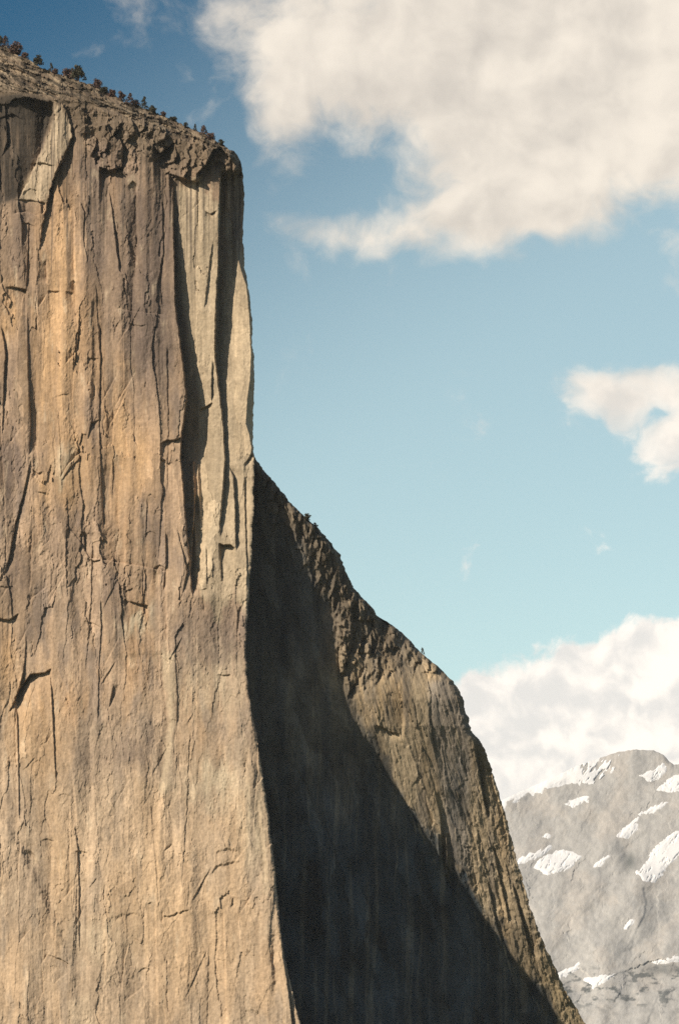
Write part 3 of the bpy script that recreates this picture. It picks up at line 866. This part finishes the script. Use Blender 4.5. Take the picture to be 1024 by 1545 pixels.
    c = mixc(c, (0.22, 0.20, 0.178), 0.7 * slab)  # shade of the turned-away slab painted as darker grey
    c = mixc(c, (0.14, 0.115, 0.088), 0.75 * (1 - sstep(py, 960, 1040)))  # half-shade of the upper rim painted in as a darker tone
    # dark diorite with the wall's shade painted in, bluish, bordered along the cast-shadow line
    diorite_shade = poly_mask(px + 26 * fbm(px / 40, py / 80, 4, .6, 305), py + 40 * fbm(px / 40, py / 80, 4, .6, 308),
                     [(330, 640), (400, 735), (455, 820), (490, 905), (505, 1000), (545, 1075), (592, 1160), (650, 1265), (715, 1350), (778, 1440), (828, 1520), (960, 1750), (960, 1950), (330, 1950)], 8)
    diorite_shade = diorite_shade * (0.50 + 0.45 * sstep(py + 60 * fbm(px / 50, py / 90, 3, .6, 309), 980, 1320))
    c = mixc(c, (0.032, 0.050, 0.064), 0.97 * diorite_shade * (1 - .35 * sstep(fbm(wx / 12, py / 320, 4, .6, 306), -.1, .5)))
    c = mixc(c, (0.46, 0.36, 0.24), 0.6 * litm * sstep(fbm(pv / 7, pu / 40, 4, 0.6, 303), 0.25, 0.6))  # pale flecks painted on the sunlit side only
    c = mixc(c, (0.40, 0.31, 0.18), 0.6 * sstep(py - 1400, 0, 120) * sstep(d, 10, 40))  # more painted sunlight, low down right of the shadow line
    pn = fbm(px / 5, py / 9, 5, 0.65, 304)
    big = fbm(px / 45, py / 70, 4, 0.6, 307)
    c = c * (1 + (0.45 + .3 * diorite_shade) * (vw - .5))[..., None] * (1 + (0.35 + .45 * diorite_shade) * big)[..., None]
    c = np.clip(c * (1 + 0.25 * pn[..., None]), 0.03, 0.6)
    grid = dict(px=px, py=py, X=X.copy(), Y=Yw.copy(), Z=Z.copy())
    su, sv = px * M * 1.6, -py * M
    bx, by, bz, bc, bu, bv = [X], [Yw], [Z], [c], [su], [sv]
    for k in range(1, 11):
        dd = 600.0 * (k / 10) ** 1.6
        bx.append(X[:, -1:] - 0.05 * dd)
        by.append(Yw[:, -1:] + dd)
        bz.append(Z[:, -1:] + 0 * dd)
        bc.append(c[:, -1:])
        bu.append(su[:, -1:] + dd)
        bv.append(sv[:, -1:])
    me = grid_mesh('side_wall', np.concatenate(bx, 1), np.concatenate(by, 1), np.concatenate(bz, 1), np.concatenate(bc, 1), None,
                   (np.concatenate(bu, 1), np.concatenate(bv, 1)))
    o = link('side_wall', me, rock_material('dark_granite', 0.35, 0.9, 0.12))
    o['kind'] = 'structure'
    o['label'] = 'darker side wall of the cliff, mostly in deep shadow, sloping down to the right'
    o['category'] = 'cliff'
    return grid


# ------------------------------------------------------------------ snowy mountain far behind
MSKY = [(300, 1560), (520, 1420), (640, 1290), (700, 1240), (740, 1214), (758, 1207), (780, 1196), (810, 1183), (840, 1170), (870, 1155), (900, 1145), (930, 1135),
        (955, 1131), (985, 1132), (1000, 1139), (1008, 1148), (1016, 1154), (1030, 1152), (1060, 1168), (1150, 1215), (1400, 1300)]
SNOW = [
    [(738, 1219), (758, 1206), (800, 1187), (840, 1170), (872, 1154), (905, 1145), (944, 1134), (940, 1146), (928, 1160), (915, 1172), (896, 1180), (870, 1181), (858, 1178), (835, 1186), (815, 1195), (792, 1198), (775, 1208), (757, 1222)],
    [(852, 1213), (862, 1207), (888, 1203), (884, 1209), (862, 1216)],
    [(964, 1170), (985, 1161), (1000, 1152), (1004, 1163), (990, 1174), (980, 1178)],
    [(990, 1192), (1010, 1177), (1040, 1160), (1070, 1170), (1070, 1190), (1030, 1190), (1010, 1194)],
    [(964, 1228), (985, 1218), (1005, 1210), (1000, 1217), (975, 1228)],
    [(930, 1262), (945, 1248), (962, 1234), (958, 1252), (942, 1264)],
    [(806, 1308), (815, 1296), (850, 1283), (876, 1292), (862, 1306), (838, 1317), (826, 1320)],
    [(778, 1300), (800, 1288), (830, 1278), (828, 1285), (810, 1292), (795, 1300), (780, 1303)],
    [(960, 1316), (978, 1298), (984, 1284), (1000, 1268), (1020, 1255), (1060, 1240), (1070, 1262), (1024, 1288), (1004, 1310), (988, 1331), (970, 1330)],
    [(838, 1468), (856, 1462), (875, 1452), (866, 1466), (842, 1476)],
    [(878, 1478), (905, 1473), (932, 1468), (915, 1481), (895, 1490), (890, 1484)],
    [(985, 1450), (1005, 1445), (1030, 1443), (1060, 1440), (1060, 1447), (1020, 1449), (990, 1453)],
    [(815, 1262), (826, 1258), (830, 1262), (820, 1264)],
    [(896, 1308), (912, 1294), (918, 1292), (902, 1308)],
    [(940, 1400), (950, 1388), (956, 1388), (946, 1402)],
]


def build_mountain():
    pyt = np.linspace(0, 1, 420)
    pxs = np.concatenate([np.linspace(300, 735, 60), np.linspace(735, 1045, 380)[1:], np.linspace(1045, 1400, 60)[1:]])
    T, px = np.meshgrid(pyt, pxs, indexing='ij')
    sk = curve(MSKY, px) + 1.2 * fbm(px / 9, px * 0, 4, 0.6, 401)
    T = np.where(T < 0.93, T / 0.93 * 440.0 / 770.0, 440.0 / 770.0 + (T - 0.93) / 0.07 * (1 - 440.0 / 770.0))
    py = sk + (1901.0 - sk) * T
    ca, sa = math.cos(-0.95), math.sin(-0.95)                        # bedding rises to the right
    pu, pv = px * ca + py * sa, -px * sa + py * ca
    wv = pv + 5 * fbm(px / 40, py / 40, 3, 0.5, 402)
    F = 11.0 * fbm(px / 90, py / 80, 4, 0.5, 403)
    F += 0.9 * terr(fbm(wv / 30, pu / 70, 4, 0.55, 404), 3, 0.25) + 0.35 * fbm(wv / 7, pu / 60, 3, 0.6, 405)
    mh, mv_ = facets(wv / 30 + .4 * fbm(px / 25, py / 25, 4, .6, 407), pu / 60 + .4 * fbm(px / 25, py / 25, 4, .6, 408), 409)
    F += 1.1 * mh + 7.0 * fbm(pv / 60, pu / 80, 2, .45, 414)
    F += 0.7 * fbm(px / 7, py / 7, 5, 0.65, 406)
    # dome below the summit and the gully beside it
    F += 13 * np.exp(-(((px - 912) / 62) ** 2 + ((py - 1380) / 66) ** 2) ** 1.6)
    F -= 9 * ellipse(px, py, 945, 1300, 10, 26)
    F = roof(F, px, py, [(830, 1470, 1), (870, 1458, 3), (900, 1482, 1), (940, 1466, 1), (985, 1449, 4), (1060, 1445, 4)], 30, wob=3)
    F = step(F, px, py, [(968, 1330, 2), (974, 1360, 2), (970, 1385, 1.5), (955, 1410, 1), (950, 1450, 1)], 10, w=2.5, wob=3)
    F = step(F, px, py, [(1000, 1480, 1), (985, 1520, 1.5), (970, 1560, 1)], 10, w=2.5, wob=3)
    F -= 7.0 * np.clip(1 - (py - sk) / 10, 0, 1) ** 2
    c = np.zeros(px.shape + (3,)) + np.array((0.475, 0.455, 0.42))
    c = mixc(c, (0.54, 0.485, 0.42), 0.5 * sstep(fbm(px / 60, py / 60, 4, 0.6, 410), -0.1, 0.4))
    c = mixc(c, (0.40, 0.39, 0.37), 0.22 * sstep(fbm(wv / 9, pu / 80, 4, 0.6, 411), -0.05, 0.5))
    c = mixc(c, (0.33, 0.325, 0.31), 0.45 * sstep(fbm(px / 38, py / 30, 5, 0.6, 416), 0.0, 0.5))
    forest_blotch = np.clip(sstep(fbm(px / 22, py / 12, 4, 0.6, 412), 0.05, 0.4) * sstep(py, 1450, 1475) * (1 - sstep(py, 1500, 1540)) + ellipse(px, py, 950, 1300, 10, 14)  # forest belt, plus a dark blotch in the gully
                     + .8 * ellipse(px, py, 1000, 1463, 32, 9), 0, 1)
    c = mixc(c, (0.055, 0.07, 0.075), 0.75 * forest_blotch)
    c = np.clip(c * (1 + 0.10 * fbm(px / 6, py / 6, 4, 0.65, 413)[..., None]), 0.03, 0.8)
    Yb = 11000.0 + (1901.0 - py) * 3.2

    def pt(Fm):
        Y = Yb - 2.5 * Fm
        return (px - HX) / FPX * Y, Y, (HY - py) / FPX * Y
    X, Y, Z = pt(F)
    su, sv = px * 2.5, -py * 2.5
    tx, ty, tz, tcl, tu, tv = [], [], [], [], [], []
    for k in range(8, 0, -1):
        dd = 1500.0 * (k / 8) ** 1.5
        tx.append(X[:1]); ty.append(Y[:1] + dd); tz.append(Z[:1] - 0.05 * dd); tcl.append(c[:1]); tu.append(su[:1]); tv.append(sv[:1] + dd)
    me = grid_mesh('mountain', np.concatenate(tx + [X], 0), np.concatenate(ty + [Y], 0), np.concatenate(tz + [Z], 0), np.concatenate(tcl + [c], 0), None,
                   (np.concatenate(tu + [su], 0), np.concatenate(tv + [sv], 0)))
    o = link('mountain', me, rock_material('pale_granite', 0.06, 2.0, 0.03, 0.9, 0.35, 0.2))
    o['kind'] = 'structure'
    o['label'] = 'distant pale grey granite mountain streaked with snow, seen through haze'
    o['category'] = 'mountain'
    Fs = F.copy()
    for ax in (0, 1):                                                # snow lies smooth over the small relief
        k_ = np.ones(15) / 15
        Fs = np.apply_along_axis(lambda r: np.convolve(np.pad(r, 7, mode='edge'), k_, 'valid'), ax, Fs)
    sm = plain('snow', (0.90, 0.885, 0.86), 0.6, 0.05, 0.05)
    nz = 4.0 * fbm(wv / 8, pu / 26, 4, 0.62, 420) + 1.8 * fbm(px / 6, py / 4, 4, 0.65, 421)
    for i, poly in enumerate(SNOW):
        k = poly_mask(px + nz, py + 0.5 * nz, poly, 7.0 if i == 0 else 4.8)
        k = k * (1 - 0.55 * (i > 0) * sstep(fbm(wv / 5, pu / 16, 4, .6, 430 + i), 0.22, 0.42))
        if i == 0:
            k = k * (1 - 0.95 * sstep(fbm(pv / 7, pu / 20, 3, 0.55, 422) + 0.012 * (px - 880), 0.15, 0.4) * (px > 872))
        keep = k > 0.04
        if not keep.any():
            continue
        Xs, Ys, Zs = pt(Fs + 4.0 * (k - 0.30))
        sme = grid_mesh('snow_patch', Xs, Ys, Zs + 0.0, None, keep)
        link('snow_patch', sme, sm, o)


# ------------------------------------------------------------------ trees on the rims
BARK = plain('bark', (0.10, 0.07, 0.05), 0.9, 2.0, 0.4)
LEAF_RED = plain('russet_foliage', (0.150, 0.092, 0.070), 0.8, 0.6, 0.6)
LEAF_GREEN = plain('dark_green_foliage', (0.085, 0.080, 0.050), 0.8, 0.6, 0.6)


def tree(base, h, w, shape, label, cat, group, leaf, seed):
    rnd = random.Random(seed)
    root = bpy.data.objects.new('pine_tree' if shape == 'cone' else ('shrub' if shape == 'bush' else 'oak_tree'), None)
    COL.objects.link(root)
    root.location = base
    root['label'] = label
    root['category'] = cat
    root['group'] = group
    bm = bmesh.new()
    # trunk and limbs
    def tube(p, q, r1, r2, n=6):
        d = np.array(q) - np.array(p)
        L = np.linalg.norm(d) + 1e-9
        d = d / L
        a = np.cross(d, (0.3, 1, 0.2)); a /= np.linalg.norm(a)
        b = np.cross(d, a)
        A = [bm.verts.new(tuple(np.array(p) + r1 * (a * math.cos(6.283 * i / n) + b * math.sin(6.283 * i / n)))) for i in range(n)]
        B = [bm.verts.new(tuple(np.array(q) + r2 * (a * math.cos(6.283 * i / n) + b * math.sin(6.283 * i / n)))) for i in range(n)]
        for i in range(n):
            bm.faces.new((A[i], A[(i + 1) % n], B[(i + 1) % n], B[i]))
    tr = max(0.12, 0.028 * h)
    lean = (rnd.uniform(-.05, .05) * h, 0)
    tube((0, 0, -1.5), (lean[0], 0, 0.85 * h if shape == 'cone' else 0.55 * h), tr, tr * 0.35)
    tips = []
    nl = {'cone': 40, 'round': 42, 'bush': 34}[shape]
    for i in range(nl):
        if shape == 'cone':
            f = (i + rnd.random()) / nl
            z = h * (0.03 + 0.95 * f)
            rr = w / 2 * (1 - f) ** 0.8 * rnd.uniform(0.55, 1.1) + 0.1
            a = rnd.uniform(0, 6.283)
            tip = (lean[0] * f + rr * math.cos(a), rr * math.sin(a), z - 0.15 * rr)
            tube((lean[0] * f, 0, z), tip, tr * 0.25, tr * 0.08, 4)
        else:
            a = rnd.uniform(0, 6.283)
            el = rnd.uniform(-0.9 if shape == 'bush' else -0.7, 1.45)
            rr = rnd.uniform(0.35, 1.05)
            cz = 0.35 * h if shape == 'bush' else 0.48 * h
            tip = (w / 2 * rr * math.cos(a) * math.cos(el) + lean[0], w / 2 * rr * math.sin(a) * math.cos(el), cz + (h - cz) * rr * math.sin(el))
            tube((lean[0] * .7, 0, h * rnd.uniform(0.1, 0.5)), tip, tr * 0.35, tr * 0.1, 4)
        tips.append(tip)
    me = bpy.data.meshes.new('trunk')
    bm.to_mesh(me); bm.free()
    link('trunk', me, BARK, root)
    # crown: leaf clumps round the limb ends, with gaps between
    vs, fs = [], []
    for tip in tips:
        cr = w * (0.13 if shape == 'cone' else 0.19) * rnd.uniform(0.7, 1.25)
        for _ in range(26):
            while True:
                o = np.array([rnd.uniform(-1, 1) for _ in range(3)])
                if o.dot(o) < 1:
                    break
            c = np.array(tip) + o * (cr, cr, cr * 0.8)
            n = np.array([rnd.gauss(0, 1) for _ in range(3)]); n /= np.linalg.norm(n)
            a = np.cross(n, (0.2, 0.9, 0.4)); a /= np.linalg.norm(a)
            b = np.cross(n, a)
            s = cr * rnd.uniform(0.25, 0.5)
            i0 = len(vs)
            vs += [tuple(c + s * a), tuple(c + 0.6 * s * b), tuple(c - s * a), tuple(c - 0.6 * s * b)]
            fs.append((i0, i0 + 1, i0 + 2, i0 + 3))
    cm = bpy.data.meshes.new('crown')
    cm.from_pydata(vs, [], fs)
    link('crown', cm, leaf, root)


def build_trees(cg, wg):
    def foot(gr, x, y):
        # nearest surface point just under the skyline there
        k = np.argmin((gr['px'] - x) ** 2 + (gr['py'] - y) ** 2)
        i, j = np.unravel_index(k, gr['px'].shape)
        return (float(gr['X'][i, j]), float(gr['Y'][i, j]), float(gr['Z'][i, j]))
    gC, gW = 'trees and shrubs along the cliff top', 'small trees on the rim of the side wall'
    rows = [  # grid, foot, height, width, shape, label, leaf
        (cg, (9, 71), 20, 12, 'cone', 'tall russet tree at the top left corner of the cliff, highest on the skyline', 1),
        (cg, (0, 68), 15, 10, 'round', 'dark tree cut by the left frame edge on the cliff top', 0),
        (cg, (24, 80), 16, 20, 'bush', 'wide russet thicket on the cliff top, second clump from the left', 1),
        (cg, (38, 87), 9, 10, 'bush', 'low dark scrub trailing off the wide russet thicket on the cliff top', 1),
        (cg, (57, 99), 17, 12, 'round', 'round dark tree alone between the wide thicket and a small pointed pine', 0),
        (cg, (77, 109), 16, 8, 'cone', 'small pointed pine left of the biggest tree on the cliff top', 0),
        (cg, (84, 111), 8, 8, 'bush', 'low bush at the right foot of the small pointed pine', 1),
        (cg, (104, 117), 15, 16, 'bush', 'spreading russet bush touching the left side of the biggest tree', 1),
        (cg, (120, 123), 25, 19, 'round', 'biggest and darkest tree on the cliff top, round crown above a white boulder', 0),
        (cg, (146, 132), 14, 13, 'bush', 'purplish shrub standing just right of the biggest tree', 1),
        (cg, (158, 138), 7, 12, 'bush', 'low dark scrub between the purplish shrub and the russet row', 0),
        (cg, (170, 145), 10, 13, 'bush', 'left low bush of the dense russet row on the cliff top', 1),
        (cg, (184, 151), 15, 12, 'bush', 'middle rounded bush of the dense russet row on the cliff top', 1),
        (cg, (197, 158), 20, 13, 'cone', 'tallest, pointed tree of the dense russet row on the cliff top', 1),
        (cg, (205, 160), 9, 9, 'bush', 'low bush closing the dense russet row on its right', 1),
        (cg, (218, 164), 21, 12, 'cone', 'lone upright conifer halfway along the cliff top skyline', 0),
        (cg, (231, 169), 10, 11, 'bush', 'dark low bush at the right foot of the lone upright conifer', 0),
        (cg, (247, 176), 8, 7, 'bush', 'tiny purplish bush past the lone upright conifer', 1),
        (cg, (262, 182), 6, 9, 'bush', 'tiny flat bush midway between the lone conifer and the rounded corner', 0),
        (cg, (281, 191), 7, 6, 'bush', 'tiny bush left of the thin dark sapling near the cliff corner', 0),
        (cg, (294, 197), 12, 6, 'cone', 'thin dark sapling on the skyline before the rounded cliff corner', 0),
        (cg, (308, 204), 17, 12, 'cone', 'brown pointed tree nearest the rounded corner of the cliff top', 1),
        (cg, (318, 210), 11, 12, 'bush', 'brown bush on the right of the pointed tree by the cliff corner', 1),
        (cg, (333, 218), 8, 8, 'bush', 'last small bush before the cliff top rounds over', 0),
        (wg, (463, 786), 12, 9, 'round', 'small dark green tree highest on the sloping rim of the side wall', 0),
        (wg, (476, 797), 9, 7, 'bush', 'smaller dark bush just below the tree on the sloping rim', 0),
        (wg, (637, 987), 11, 6, 'cone', 'slim grey green tree lower down the sloping rim', 0),
    ]
    for i, (gr, f, h, w, sh, lab, lf) in enumerate(rows):
        b = foot(gr, *f)
        tree(b, 0.88 * h * M, 1.2 * w * M, sh, lab, 'shrub' if sh == 'bush' else 'tree', gC if gr is cg else gW, LEAF_RED if lf else LEAF_GREEN, 700 + i)


# ------------------------------------------------------------------ valley floor
def build_ground():
    me = bpy.data.meshes.new('ground')
    me.from_pydata([(-7900, -450, -2), (7900, -450, -2), (7900, 15900, -2), (-7900, 15900, -2)], [], [(0, 1, 2, 3)])
    o = link('ground', me, plain('meadow', (0.075, 0.085, 0.040), 0.95, 0.02, 0.5))
    o['kind'] = 'structure'
    o['label'] = 'green valley floor below the cliff'
    o['category'] = 'ground'


def build_haze():
    bm = bmesh.new()
    bmesh.ops.create_cube(bm, size=1.0)
    for q in bm.verts:
        q.co.x *= 16000
        q.co.y = -500 if q.co.y < 0 else 16000
        q.co.z = -4 if q.co.z < 0 else 2330
    me = bpy.data.meshes.new('haze')
    bm.to_mesh(me); bm.free()
    m = bpy.data.materials.new('haze')
    m.use_nodes = True
    t = m.node_tree
    t.nodes.clear()
    pv = t.nodes.new('ShaderNodeVolumePrincipled')
    pv.inputs['Color'].default_value = (0.93, 0.95, 0.97, 1)
    pv.inputs['Density'].default_value = HAZE
    ou = t.nodes.new('ShaderNodeOutputMaterial')
    t.links.new(pv.outputs[0], ou.inputs['Volume'])
    o = link('haze', me, m)
    o['kind'] = 'stuff'
    o['label'] = 'pale haze in the valley air between the cliff and the far mountain'
    o['category'] = 'haze'


HAZE = 0.85e-5
build_ground()
cg = build_cliff()
wg = build_side_wall()
build_mountain()
build_trees(cg, wg)
build_haze()
